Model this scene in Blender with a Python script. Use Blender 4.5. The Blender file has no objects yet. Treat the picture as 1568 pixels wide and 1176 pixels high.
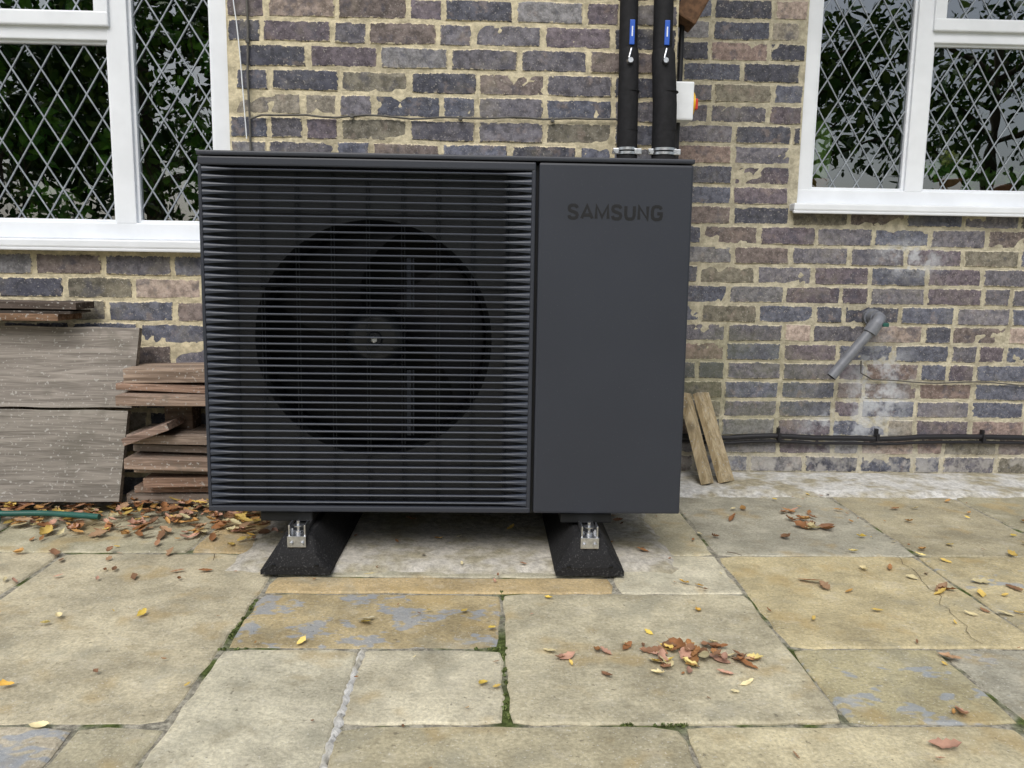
import bpy, math, random
import numpy as np
from mathutils import *
random.seed(7); rng=np.random.default_rng(7)
R=random.random; U=random.uniform
sc=bpy.context.scene
sc.view_settings.view_transform='Standard'
try: sc.view_settings.look='None'
except: pass
sc.view_settings.exposure=0

# ------------------------------------------------------------------ helpers
def link(o,parent=None):
    bpy.context.collection.objects.link(o)
    if parent: o.parent=parent
    return o
def empty(name,loc=(0,0,0)):
    o=bpy.data.objects.new(name,None); o.location=loc; o.empty_display_size=.1
    return link(o)
class MB:
    def __init__(s): s.v=[];s.f=[];s.m=[];s.c=[];s.sm=[]
    def add(s,vs,fs,mi=0,col=(1,1,1,0),smooth=False):
        b=len(s.v); s.v.extend([tuple(p) for p in vs])
        if isinstance(col,list): s.c.extend(col)
        else: s.c.extend([col]*len(vs))
        for f in fs: s.f.append([i+b for i in f]); s.m.append(mi); s.sm.append(smooth)
    def box(s,x0,x1,y0,y1,z0,z1,mi=0,bev=0.0,col=(1,1,1,0),M=None):
        bev=min(bev,(x1-x0)*.45,(y1-y0)*.45,(z1-z0)*.45)
        if bev<=0:
            vs=[(x,y,z) for x in(x0,x1) for y in(y0,y1) for z in(z0,z1)]
            fs=[(0,1,3,2),(4,6,7,5),(0,4,5,1),(2,3,7,6),(0,2,6,4),(1,5,7,3)]
        else:
            import bmesh
            bm=bmesh.new(); r=bmesh.ops.create_cube(bm,size=1)
            for v in bm.verts: v.co=Vector(((x0+x1)/2+v.co.x*(x1-x0),(y0+y1)/2+v.co.y*(y1-y0),(z0+z1)/2+v.co.z*(z1-z0)))
            bmesh.ops.bevel(bm,geom=bm.edges[:],offset=bev,segments=2,affect='EDGES',profile=.6)
            bm.verts.index_update(); vs=[v.co.copy() for v in bm.verts]; fs=[[v.index for v in f.verts] for f in bm.faces]; bm.free()
        if M is not None: vs=[M@Vector(p) for p in vs]
        s.add(vs,fs,mi,col)
    def tube(s,pts,r,n=12,mi=0,col=(1,1,1,0),caps=True):
        pts=[Vector(p) for p in pts]; k=len(pts)
        rs=r if isinstance(r,(list,tuple)) else [r]*k
        vs=[];up=None
        for i,p in enumerate(pts):
            t=(pts[min(i+1,k-1)]-pts[max(i-1,0)]).normalized()
            if up is None:
                a=Vector((0,0,1)) if abs(t.z)<.9 else Vector((1,0,0)); up=(a-t*a.dot(t)).normalized()
            else:
                up=(up-t*up.dot(t)); up=up.normalized() if up.length>1e-5 else Vector((1,0,0))
            b=t.cross(up)
            for j in range(n):
                a=2*math.pi*j/n; vs.append(p+(up*math.cos(a)+b*math.sin(a))*rs[i])
        fs=[(i*n+j,i*n+(j+1)%n,(i+1)*n+(j+1)%n,(i+1)*n+j) for i in range(k-1) for j in range(n)]
        s.add(vs,fs,mi,col,True)
        if caps:
            s.add(vs[:n],[list(range(n))[::-1]],mi,col); s.add(vs[-n:],[list(range(n))],mi,col)
    def obj(s,name,mats,parent=None,loc=None):
        me=bpy.data.meshes.new(name); me.from_pydata(s.v,[],s.f)
        for m in mats: me.materials.append(m)
        me.polygons.foreach_set("material_index",s.m); me.polygons.foreach_set("use_smooth",s.sm)
        ca=me.color_attributes.new("col",'FLOAT_COLOR','POINT')
        ca.data.foreach_set("color",np.array(s.c,dtype=np.float32).ravel())
        me.update(); o=bpy.data.objects.new(name,me)
        if loc: o.location=loc
        return link(o,parent)

class NT:
    def __init__(s,name):
        s.mat=bpy.data.materials.new(name); s.mat.use_nodes=True; s.nt=s.mat.node_tree
        s.b=s.nt.nodes["Principled BSDF"]; s.out=s.nt.nodes["Material Output"]
        s.g=s.n("ShaderNodeNewGeometry").outputs["Position"]
    def n(s,t,**k):
        nd=s.nt.nodes.new(t)
        for a,b in k.items(): setattr(nd,a,b)
        return nd
    def put(s,sock,val):
        if isinstance(val,bpy.types.NodeSocket): s.nt.links.new(val,sock)
        else: sock.default_value=val
    def noise(s,scale,detail=3,rough=.6,vec=None,out="Fac",dist=0):
        nd=s.n("ShaderNodeTexNoise"); s.put(nd.inputs["Vector"],vec if vec else s.g)
        nd.inputs["Scale"].default_value=scale; nd.inputs["Detail"].default_value=min(detail,3); nd.inputs["Roughness"].default_value=rough
        nd.inputs["Distortion"].default_value=dist
        return nd.outputs[out]
    def scalev(s,vec,sx,sy,sz):
        nd=s.n("ShaderNodeMapping"); s.put(nd.inputs["Vector"],vec); nd.inputs["Scale"].default_value=(sx,sy,sz); return nd.outputs[0]
    def ramp(s,fac,a,b,lo=0.,hi=1.):
        nd=s.n("ShaderNodeMapRange"); nd.interpolation_type='SMOOTHSTEP'; s.put(nd.inputs[0],fac)
        for i,v in zip((1,2,3,4),(a,b,lo,hi)): nd.inputs[i].default_value=v
        return nd.outputs[0]
    def m(s,op,a,b=0.,c=0.):
        nd=s.n("ShaderNodeMath",operation=op); s.put(nd.inputs[0],a); s.put(nd.inputs[1],b)
        s.put(nd.inputs[2],c); return nd.outputs[0]
    def mix(s,f,a,b,mode='MIX'):
        nd=s.n("ShaderNodeMix",data_type='RGBA',blend_type=mode); s.put(nd.inputs[0],f)
        for i,v in((6,a),(7,b)):
            if isinstance(v,tuple) and len(v)==3: v=v+(1,)
            s.put(nd.inputs[i],v)
        return nd.outputs[2]
    def grey(s,v):
        nd=s.n("ShaderNodeCombineColor"); 
        for i in range(3): s.put(nd.inputs[i],v)
        return nd.outputs[0]
    def attr(s,name="col"):
        nd=s.n("ShaderNodeAttribute"); nd.attribute_name=name; return nd.outputs["Color"],nd.outputs["Alpha"]
    def bump(s,h,strength,dist=.002):
        nd=s.n("ShaderNodeBump"); s.put(nd.inputs["Height"],h); nd.inputs["Strength"].default_value=strength; nd.inputs["Distance"].default_value=dist
        s.nt.links.new(nd.outputs[0],s.b.inputs["Normal"]); return nd
    def fin(s,col,rough=.8,metal=0.,spec=.4):
        if isinstance(col,tuple) and len(col)==3: col=col+(1,)
        s.put(s.b.inputs["Base Color"],col); s.put(s.b.inputs["Roughness"],rough); s.b.inputs["Metallic"].default_value=metal
        s.b.inputs["Specular IOR Level"].default_value=spec
        return s.mat
    def xyz(s):
        nd=s.n("ShaderNodeSeparateXYZ"); s.put(nd.inputs[0],s.g); return nd.outputs
    def blob(s,cx,cz,rx,rz,ax=2):
        X=s.xyz(); a=s.m('MULTIPLY',s.m('SUBTRACT',X[0],cx),1/rx); b=s.m('MULTIPLY',s.m('SUBTRACT',X[ax],cz),1/rz)
        d=s.m('SQRT',s.m('ADD',s.m('MULTIPLY',a,a),s.m('MULTIPLY',b,b)))
        return s.ramp(d,1.0,.2)

def simple(name,col,rough=.6,metal=0.,spec=.4,var=.15,nscale=20,bump=0.,bscale=200):
    t=NT(name); f=t.ramp(t.noise(nscale,3),.3,.7,1-var,1+var*.6)
    c=t.mix(1.,tuple(col),t.grey(f),'MULTIPLY')
    if bump: t.bump(t.noise(bscale,2),bump,.001)
    return t.fin(c,rough,metal,spec)
def vcol(name,rough=.8,bump=.3,bscale=150,var=.2,nscale=30):
    t=NT(name); c,a=t.attr(); f=t.ramp(t.noise(nscale,3),.3,.7,1-var,1+var)
    c=t.mix(1.,c,t.grey(f),'MULTIPLY')
    if bump: t.bump(t.noise(bscale,2),bump,.002)
    return t.fin(c,rough,0,.25)

# ------------------------------------------------------------------ materials
def mortar_mix(t,base,right):
    """white lime stains and damp marks on the rendered colour"""
    if right:
        n=t.noise(14,3,.75)
        st=None
        for b in ((1.55,.34,.19,.30),(1.64,.86,.2,.10),(1.42,.18,.25,.12)):
            m=t.blob(*b); st=m if st is None else t.m('MAXIMUM',st,m)
        st=t.m('MULTIPLY',st,t.ramp(n,.38,.60))
        base=t.mix(t.m('MULTIPLY',st,.75),base,(.50,.52,.55))
        X=t.xyz(); low=t.m('MULTIPLY',t.ramp(X[2],.16,.0),t.ramp(n,.42,.6))
        base=t.mix(t.m('MULTIPLY',low,.6),base,(.48,.46,.42))
        moss=t.m('MULTIPLY',t.blob(.95,.35,.45,.4),t.ramp(t.noise(5,3),.42,.62))
        base=t.mix(t.m('MULTIPLY',moss,.4),base,(.13,.14,.075))
    return base
def brick_mat(name,mort,right):
    t=NT(name); c,a=t.attr()
    f=t.ramp(t.noise(42,3,.75),.3,.7,.58,1.38)
    c=t.mix(1.,c,t.grey(f),'MULTIPLY')
    n2=t.noise(13,3,.75)
    pink=t.ramp(n2,.57,.70); c=t.mix(t.m('MULTIPLY',pink,.35),c,(.32,.25,.21))
    dark=t.ramp(n2,.46,.34); c=t.mix(t.m('MULTIPLY',dark,.55),c,(.070,.072,.098))
    sp=t.ramp(t.noise(170,1,.6),.64,.72); c=t.mix(t.m('MULTIPLY',sp,.5),c,(.45,.42,.38))
    n3=t.noise(60,3,.8)
    e=t.m('ADD',t.m('MULTIPLY',a,.50),n3); e=t.ramp(e,.84 if not right else .83,.95)
    c=t.mix(e,c,mort)
    haze=t.ramp(t.noise(6,3,.75),.5,.72); c=t.mix(t.m('MULTIPLY',haze,.14),c,mort)
    c=mortar_mix(t,c,right)
    t.bump(n3,.8,.004)
    return t.fin(c,.85,0,.25)
def mort_mat(name,mort,right):
    t=NT(name); f=t.ramp(t.noise(25,3,.75),.3,.7,.66,1.2)
    c=t.mix(1.,mort,t.grey(f),'MULTIPLY')
    d=t.ramp(t.noise(4,3,.75),.52,.7); c=t.mix(t.m('MULTIPLY',d,.45),c,(.24,.21,.15))
    c=mortar_mix(t,c,right)
    t.bump(t.noise(160,3,.8),.8,.004); return t.fin(c,.95,0,.1)
MORT_L=(.62,.55,.385); MORT_R=(.49,.45,.34)
m_brL=brick_mat("brick_front",MORT_L,False); m_brR=brick_mat("brick_side",MORT_R,True)
m_moL=mort_mat("mortar_front",MORT_L,False); m_moR=mort_mat("mortar_side",MORT_R,True)
m_upvc=simple("white_upvc",(.76,.79,.83),.35,0,.5,.05,8)
m_lead=simple("lead_strip",(.32,.35,.385),.4,.3,.5,.2,40)
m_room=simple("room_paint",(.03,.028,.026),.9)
def glass():
    t=NT("window_glass"); nt=t.nt; nt.nodes.remove(t.b)
    tr=t.n("ShaderNodeBsdfTransparent"); tr.inputs[0].default_value=(.72,.79,.76,1)
    gl=t.n("ShaderNodeBsdfGlossy"); gl.inputs["Roughness"].default_value=.0; gl.inputs[0].default_value=(.9,.94,.98,1)
    bp=t.n("ShaderNodeBump"); t.put(bp.inputs["Height"],t.noise(3,2)); bp.inputs["Strength"].default_value=.05; bp.inputs["Distance"].default_value=.02
    t.nt.links.new(bp.outputs[0],gl.inputs["Normal"])
    lw=t.n("ShaderNodeFresnel"); lw.inputs[0].default_value=1.5
    f=t.m('ADD',t.m('MULTIPLY',lw.outputs[0],1.5),.18)
    mx=t.n("ShaderNodeMixShader"); t.put(mx.inputs[0],f); nt.links.new(tr.outputs[0],mx.inputs[1]); nt.links.new(gl.outputs[0],mx.inputs[2])
    nt.links.new(mx.outputs[0],t.out.inputs[0]); return t.mat
m_glass=glass()
def metal_paint(name,col,rough):
    t=NT(name); f=t.ramp(t.noise(3,2,.6),.3,.7,.95,1.04); c=t.mix(1.,col,t.grey(f),'MULTIPLY')
    dust=t.ramp(t.noise(350,1,.5),.70,.78); c=t.mix(t.m('MULTIPLY',dust,.10),c,(.3,.3,.3))
    return t.fin(c,rough,0,.42)
m_case=metal_paint("graphite_paint",(.027,.031,.042),.45)
m_fin=metal_paint("louvre_paint",(.034,.041,.058),.38)
m_dark=simple("dark_inner_steel",(.005,.006,.007),.6)
m_wire=simple("guard_wire",(.03,.033,.04),.4,.3)
m_fan=simple("fan_plastic",(.0045,.005,.007),.5,0,.35)
m_hub=simple("fan_hub",(.010,.012,.015),.4,0,.5)
m_plate=simple("fan_surround",(.023,.026,.032),.5,0,.5,.1,5)
m_let=simple("lettering_black",(.0065,.007,.0085),.5)
m_foam=simple("pipe_insulation",(.013,.013,.015),.75,0,.3,.3,60,.4,250)
m_steel=simple("zinc_steel",(.62,.63,.65),.3,1,.5,.2,90)
m_blue=simple("blue_label",(.02,.10,.50),.4,0,.5,.05)
m_white=simple("white_plastic",(.78,.81,.84),.4,0,.5,.05)
m_yel=simple("yellow_plastic",(.80,.47,.02),.4,0,.5,.05)
m_red=simple("red_plastic",(.6,.04,.02),.4,0,.5,.05)
m_grey=simple("grey_pvc",(.17,.18,.205),.4,0,.5,.15,30)
m_cable=simple("black_cable",(.012,.012,.015),.5)
m_cableg=simple("grey_cable",(.10,.095,.085),.6,0,.4,.3,40)
m_hose=simple("green_hose",(.02,.10,.08),.45)
m_brown=simple("rusty_bracket",(.12,.065,.035),.8,0,.3,.4,60)
def rubber():
    t=NT("recycled_rubber"); s=t.ramp(t.noise(260,1,.5),.62,.70)
    c=t.mix(t.m('MULTIPLY',s,.5),(.011,.011,.012),(.10,.10,.10)); t.bump(t.noise(180,2),.7,.003); return t.fin(c,.8,0,.3)
m_rub=rubber()
def slab():
    t=NT("sandstone_paving"); c,a=t.attr()
    n1=t.noise(5,3,.75); fine=t.noise(130,3,.75)
    c=t.mix(1.,c,t.grey(t.ramp(n1,.28,.72,.72,1.18)),'MULTIPLY')
    c=t.mix(1.,c,t.grey(t.ramp(fine,.3,.7,.78,1.18)),'MULTIPLY')
    n2=t.noise(3.6,3,.8)
    rust=t.m('MULTIPLY',t.ramp(n2,.54,.66),.45); c=t.mix(rust,c,(.44,.315,.13))
    gy=t.m('MULTIPLY',t.ramp(n2,.47,.34),.42); c=t.mix(gy,c,(.30,.29,.225))
    n3=t.noise(12,3,.7)
    n4=t.noise(7,3,.85,vec=t.scalev(t.g,1,1.5,1))
    st=t.ramp(t.m('ADD',n4,t.m('MULTIPLY',a,.20)),.60,.66)
    st=t.m('MULTIPLY',st,t.ramp(a,0.,.2)); c=t.mix(t.m('MULTIPLY',st,.66),c,(.29,.335,.40))
    mot=t.ramp(n3,.54,.66); c=t.mix(t.m('MULTIPLY',mot,.26),c,(.24,.20,.12))
    pale=t.ramp(n3,.44,.33); c=t.mix(t.m('MULTIPLY',pale,.20),c,(.66,.61,.49))
    fl=t.ramp(t.noise(210,1,.5),.66,.73); c=t.mix(t.m('MULTIPLY',fl,.5),c,(.70,.68,.60))
    dk=t.ramp(t.noise(75,2,.6),.67,.73); c=t.mix(t.m('MULTIPLY',dk,.5),c,(.08,.07,.05))
    h=t.m('ADD',t.m('MULTIPLY',n3,1.3),t.m('MULTIPLY',fine,.42))
    t.bump(h,.8,.005); return t.fin(c,t.ramp(n1,.3,.7,.5,.78),0,.35)
m_slab=slab()
def joint():
    t=NT("paving_joint"); moss=t.ramp(t.noise(4,3,.75),.50,.60)
    for b in ((-.55,1.72,.06,.16),(.04,1.62,.08,.14),(.04,1.36,.05,.2),(.28,1.31,.14,.05)): moss=t.m('MAXIMUM',moss,t.blob(b[0],b[1],b[2],b[3],1))
    c=t.mix(moss,(.33,.31,.25),(.085,.11,.035))
    c=t.mix(1.,c,t.grey(t.ramp(t.noise(90,3),.3,.7,.5,1.3)),'MULTIPLY'); t.bump(t.noise(200,2),.8,.004); return t.fin(c,.95,0,.1)
m_joint=joint()
def conc(name,col,p=.45):
    t=NT(name); c=t.mix(t.ramp(t.noise(5,3,.8),.40,.64),col,(.37,.335,.24)); c=t.mix(1.,c,t.grey(t.ramp(t.noise(60,3,.75),.3,.7,.70,1.15)),'MULTIPLY')
    t.bump(t.m('ADD',t.noise(20,3,.7),t.m('MULTIPLY',t.noise(170,2),.4)),.8,.006); return t.fin(c,.9,0,.2)
m_conc=conc("cement_haunching",(.60,.595,.57))
m_pad=conc("mortar_bed",(.52,.49,.43))
def wood(name,a,b,ax=0,sc_=1.):
    t=NT(name); v=t.scalev(t.g,*( (1.2,14,22) if ax==0 else (14,14,1.5)))
    g=t.noise(3*sc_,3,.75,vec=v,dist=.6); c0,al=t.attr()
    c=t.mix(t.ramp(g,.32,.68),a,b); c=t.mix(1.,c,c0,'MULTIPLY')
    c=t.mix(t.m('MULTIPLY',t.ramp(t.noise(8,3,.75),.53,.68),.45),c,(.13,.12,.10))
    sp=t.ramp(t.noise(110,1,.5),.64,.72); c=t.mix(t.m('MULTIPLY',sp,.6),c,(.46,.45,.42))
    t.bump(g,.7,.004); return t.fin(c,.85,0,.2)
m_wood=wood("weathered_board",(.150,.138,.124),(.285,.265,.24))
m_wood2=wood("old_timber",(.125,.10,.083),(.33,.275,.235))
m_off=wood("sawn_offcut",(.27,.21,.12),(.50,.41,.27),2)
m_leaf=vcol("dead_leaf",.7,.2)
m_fol=vcol("foliage_leaf",.5,.0,20,.1)
m_bark=simple("bark",(.10,.075,.05),.9,0,.2,.4,12)
m_lawn=simple("lawn_grass",(.06,.10,.025),.95,0,.1,.4,3)
m_tile=simple("roof_tile",(.14,.08,.06),.85,0,.2,.4,6)
m_clay=simple("terracotta",(.35,.14,.07),.8)
m_cactus=simple("cactus_green",(.30,.48,.12),.6,0,.3,.3,60)

# ------------------------------------------------------------------ rounded irregular blocks (bricks, slabs)
def block(mb,u0,u1,v0,v1,fn,step,jit,depth,rings,col,mi=0,tilt=0.):
    nu=max(1,round((u1-u0)/step)); nv=max(1,round((v1-v0)/step))
    P=[(u0+(u1-u0)*i/nu,v0) for i in range(nu)]+[(u1,v0+(v1-v0)*i/nv) for i in range(nv)]+\
      [(u1-(u1-u0)*i/nu,v1) for i in range(nu)]+[(u0,v1-(v1-v0)*i/nv) for i in range(nv)]
    P=[(u+U(-jit,jit),v+U(-jit,jit)) for u,v in P]; n=len(P); cu,cv=(u0+u1)/2,(v0+v1)/2; hu,hv=(u1-u0)/2,(v1-v0)/2
    corners={0,nu,nu+nv,2*nu+nv}
    tu,tv=U(-tilt,tilt),U(-tilt,tilt)
    vs=[];cs=[]
    for inset,d,e in rings:
        for k,(u,v) in enumerate(P):
            su=(hu-inset)/hu; sv=(hv-inset)/hv
            q=.985 if k in corners else 1.
            vs.append(fn(cu+(u-cu)*su*q,cv+(v-cv)*sv*(1 if k not in corners else .97),d+tu*(u-cu)/hu+tv*(v-cv)/hv)); 
            cs.append((col[0],col[1],col[2],e if e is not None else col[3]))
    fs=[]
    for r in range(len(rings)-1):
        for k in range(n): fs.append((r*n+k,r*n+(k+1)%n,(r+1)*n+(k+1)%n,(r+1)*n+k))
    fs.append([ (len(rings)-1)*n+k for k in range(n)])
    mb.add(vs,fs,mi,cs)

PAL=[((.118,.124,.155),6),((.150,.143,.160),5),((.175,.145,.135),2.6),((.23,.175,.155),1.6),((.36,.29,.25),1.3),((.185,.17,.135),2.0),((.088,.090,.110),3),((.25,.225,.185),1.5),((.145,.123,.140),2.4),((.21,.205,.212),1.5)]
def pick():
    t=sum(w for _,w in PAL); x=R()*t
    for c,w in PAL:
        x-=w
        if x<0: break
    k=U(.78,1.15); return tuple(min(1,q*k) for q in c)
house=empty("brick_house",(0,2.72,0))
def wall(name,x0,x1,zt,face,holes,mats,right):
    mb=MB(); n=int(zt/.075)
    fn=lambda u,v,d:(u,face+d-2.72,v)
    for c in range(n):
        za=c*.075+.005; zb=c*.075+.070; zm=(za+zb)/2
        iv=[(x0,x1)]
        for hx0,hx1,hz0,hz1 in holes:
            if hz0<zm<hz1:
                new=[]
                for a,b in iv:
                    if hx0>a: new.append((a,min(b,hx0)))
                    if hx1<b: new.append((max(a,hx1),b))
                iv=[q for q in new if q[1]-q[0]>.03]
        x=x0-.225+(.1125 if c%2 else 0)+U(-.01,.01); 
        while x<x1:
            L=.1025 if R()<.20 else .215*U(.98,1.01)
            for a,b in iv:
                p,q=max(x,a+.004),min(x+L,b-.004)
                if q-p>.025:
                    s=U(-.0018,.0022)
                    za2=za+U(-.0015,.0015)-.001; zb2=zb+U(-.0015,.0015)+.001
                    block(mb,p,q,za2,zb2,fn,.042,.0021,.012,[(0,.016+s,1),(.0005,.0035+s,1),(.0040,0+s,.7),(.014,-.0006+s,0)],pick()+(0,),0,.0012)
            x+=L+.010*U(.8,1.3)
    mb.obj(name+"_bricks",[mats[0]],house)
    xs=set(np.round(np.arange(x0,x1,.016),4)); zs=set(np.round(np.arange(0,zt+.001,.0125),4)); xs.add(x1)
    for h in holes: xs|={h[0],h[1]}; zs|={h[2],h[3]}
    xs=sorted(xs); zs=sorted(zs); mb=MB(); nx=len(xs)
    vs=[]
    for z in zs:
        for x in xs:
            w=noise.noise(Vector((x*22,z*22,3.1)))*.0022+noise.noise(Vector((x*60,z*60,9.)))*.0016
            vs.append((x,face-2.72+.0026+w,z))
    fs=[]
    for j in range(len(zs)-1):
        for i in range(nx-1):
            xm=(xs[i]+xs[i+1])/2; zm=(zs[j]+zs[j+1])/2
            if any(h[0]<xm<h[1] and h[2]<zm<h[3] for h in holes): continue
            a=j*nx+i; fs.append((a,a+1,a+nx+1,a+nx))
    mb.add(vs,fs,0); mb.obj(name+"_mortar",[mats[1]],house)
FL,FR=2.72,3.12
HL=(-2.42,-.848,.842,2.10); HR=(1.178,2.75,1.025,2.20)
wall("front_wall",-4.2,.602,2.7,FL,[HL],(m_brL,m_moL),False)
wall("set_back_wall",.602,4.2,2.7,FR,[HR],(m_brR,m_moR),True)
mb=MB()
for c in range(36):
    za=c*.075+.005
    for (a,b) in ([(FL+.006,FL+.2),(FL+.21,FR-.003)] if c%2 else [(FL+.006,FL+.1),(FL+.11,FL+.325),(FL+.335,FR-.003)]):
        block(mb,a,b,za,za+.065,lambda u,v,d:(.602-d,u-2.72,v),.05,.0015,.012,[(0,.012,1),(.0005,.0035,1),(.0045,0,.75),(.016,-.0006,0)],pick()+(0,))
mb.obj("return_bricks",[m_brL],house)
mb=MB()
mb.box(.3,.599,.012,.40,0,2.7); mb.obj("return_mortar",[m_moL],house)
mb=MB()
for (x0,x1,y) in ((-4.5,.9,FL-.30),(.3,4.5,FR-.30)):
    mb.box(x0,x1,y-2.72,y-2.72+.02,2.68,2.86,0,.003); mb.box(x0,x1,y-2.70,y-2.72+.34,2.68,2.70,0)
mb.obj("fascia",[m_upvc],house)
mb=MB()
for r in range(14):
    y=-.36+r*.26; z=2.87+r*.17
    mb.box(-4.6,4.6,y,y+.30,z,z+.02,0,0,M=Matrix.Translation((0,y,z))@Matrix.Rotation(math.radians(30),4,'X')@Matrix.Translation((0,-y,-z)))
mb.obj("roof",[m_tile],house)
mb=MB()
for (a,b,c,d,z0,z1) in ((-4.2,-2.5,.03,.2,0,2.7),(4.0,4.2,.43,3.,0,2.7),(-4.2,-4.0,.2,3.,0,2.7)): mb.box(a,b,c,d,z0,z1)
mb.obj("gable_walls",[m_moL],house)
mb=MB()
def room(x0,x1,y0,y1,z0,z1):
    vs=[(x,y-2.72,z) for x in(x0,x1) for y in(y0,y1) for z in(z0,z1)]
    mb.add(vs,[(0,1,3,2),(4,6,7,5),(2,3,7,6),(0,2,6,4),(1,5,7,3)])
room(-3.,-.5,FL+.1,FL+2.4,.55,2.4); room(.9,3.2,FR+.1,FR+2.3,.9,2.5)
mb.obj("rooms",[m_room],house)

# ------------------------------------------------------------------ windows
def window(name,face,x0,x1,z0,z1,mull,trans,ztr,sill_l,sill_r):
    e=bpy.data.objects.new(name,None); link(e,house); e.location=(0,face-2.72,0)
    y0,y1=.016,.085
    f=MB(); g=MB(); l=MB()
    B=.004; fw=.055
    f.box(x0-.004,x1+.004,y0,y1,z0,z0+fw,0,B)
    f.box(x0-.004,x1+.004,y0,y1,z1-fw,z1+.004,0,B)
    for a,b in ((x0-.004,x0+fw),(x1-fw,x1+.004)): f.box(a,b,y0+.0015,y1-.002,z0+fw-.004,z1-fw+.004,0,B)
    for a,b in mull: f.box(a,b,y0-.001,y1-.003,z0+fw-.004,z1-fw+.004,0,B)
    edges=[x0+fw]+[q for ab in mull for q in ab]+[x1-fw]
    panes=[]
    for k in range(0,len(edges),2):
        a,b=edges[k],edges[k+1]
        if trans[k//2]:
            f.box(a-.003,b+.003,y0+.001,y1-.004,ztr,ztr+.055,0,B)
            panes.append((a,b,z0+fw,ztr))
            c,d=ztr+.040,z1-fw+.012
            s=.045
            f.box(a-.012,b+.012,y0-.014,y0+.03,c,c+s,0,.005); f.box(a-.012,b+.012,y0-.014,y0+.03,d-s,d,0,.005)
            f.box(a-.012,a-.012+s,y0-.0125,y0+.028,c+s-.004,d-s+.004,0,.004); f.box(b+.012-s,b+.012,y0-.0125,y0+.028,c+s-.004,d-s+.004,0,.004)
            panes.append((a+.03,b-.03,c+s-.002,d-s+.002))
        else: panes.append((a,b,z0+fw,z1-fw))
    for (a,b,c,d) in panes:
        bd=.010
        for q in ((a-.002,a+bd,c,d),(b-bd,b+.002,c,d)): f.box(q[0],q[1],y0+.012,y0+.03,q[2],q[3],0,.003)
        for q in ((a,b,c-.002,c+bd),(a,b,d-bd,d+.002)): f.box(q[0],q[1],y0+.013,y0+.031,q[2],q[3],0,.003)
        yg=y0+.026
        g.add([(a,yg,c),(b,yg,c),(b,yg,d),(a,yg,d)],[(0,1,2,3)])
        dw,dh=.094,.152; sl=dh/dw; w=.0027
        for sgn,yy in ((1,yg-.0035),(-1,yg-.0028)):
            for k in range(-60,60):
                off=c+k*dh+.03
                xa,xb=a,b
                fz=lambda x:off+sgn*sl*(x-a)
                lo,hi=c,d
                xl=(lo-off)/(sgn*sl)+a; xh=(hi-off)/(sgn*sl)+a
                s0,s1=max(xa,min(xl,xh)),min(xb,max(xl,xh))
                if s1-s0<.004: continue
                A=Vector((s0,yy,fz(s0))); Bv=Vector((s1,yy,fz(s1))); t=(Bv-A).normalized(); nn=Vector((-t.z,0,t.x))*w
                dv=Vector((0,.0022,0)); q=Vector((0,.0012,0))
                vs=[A-nn+q,A-nn*.5-dv*.2,A+nn*.5-dv*.2,A+nn+q,Bv-nn+q,Bv-nn*.5-dv*.2,Bv+nn*.5-dv*.2,Bv+nn+q]
                l.add(vs,[(0,1,5,4),(1,2,6,5),(2,3,7,6)])
    f.obj(name+"_frame",[m_upvc],e); g.obj(name+"_glass",[m_glass],e); l.obj(name+"_leading",[m_lead],e)
    s=MB(); s.box(sill_l,sill_r,-.048,.03,z0-.030,z0-.002,0,.006); s.box(sill_l,sill_r,-.046,-.030,z0-.040,z0-.028,0,.004)
    s.obj(name+"_sill",[m_upvc],e)
    r=MB()
    r.box(x0-.02,x0-.0005,.02,.10,z0,z1); r.box(x1+.0005,x1+.02,.02,.10,z0,z1); r.obj(name+"_reveal",[m_moL],e)
window("left_window",FL,-2.42,-.848,.872,2.10,[(-1.90,-1.834),(-1.232,-1.166)],[False,True,False],1.50,-2.46,-.815)
window("right_window",FR,1.178,2.75,1.062,2.20,[(1.60,1.668),(2.26,2.328)],[False,True,False],1.665,1.150,2.79)

# ------------------------------------------------------------------ foliage
def leaves_np(name,centers,radii,count,size,cols,mat,parent=None):
    n=count; k=rng.integers(0,len(centers),n); C=np.array(centers)[k]; Rr=np.array(radii)[k]
    d=rng.normal(size=(n,3)); d/=np.linalg.norm(d,axis=1)[:,None]; r=rng.random(n)**.45
    P=C+d*Rr*r[:,None]*(rng.uniform(.75,1.15,n))[:,None]
    a=rng.normal(size=(n,3)); a/=np.linalg.norm(a,axis=1)[:,None]
    b=np.cross(a,rng.normal(size=(n,3))); b/=np.linalg.norm(b,axis=1)[:,None]; c=np.cross(a,b)
    s=(size*rng.uniform(.5,1.25,n))[:,None]
    V=np.stack([P-a*s,P-a*s*.3+b*s*.5+c*s*.1,P+a*s*.45+b*s*.38+c*s*.1,P+a*s*1.1,P+a*s*.45-b*s*.38+c*s*.1,P-a*s*.3-b*s*.5+c*s*.1],1).reshape(-1,3)
    F=np.arange(6*n).reshape(n,6)
    cc=np.array(cols)[rng.integers(0,len(cols),n)]*rng.uniform(.6,1.3,n)[:,None]
    col=np.concatenate([np.repeat(cc,6,0),np.ones((6*n,1))],1)
    me=bpy.data.meshes.new(name); me.from_pydata(V.tolist(),[],F.tolist()); me.materials.append(mat)
    ca=me.color_attributes.new("col",'FLOAT_COLOR','POINT'); ca.data.foreach_set("color",col.astype(np.float32).ravel()); me.update()
    return link(bpy.data.objects.new(name,me),parent)
G1=[(.06,.14,.02),(.04,.10,.015),(.12,.20,.03),(.18,.26,.04),(.03,.07,.015)]
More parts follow.
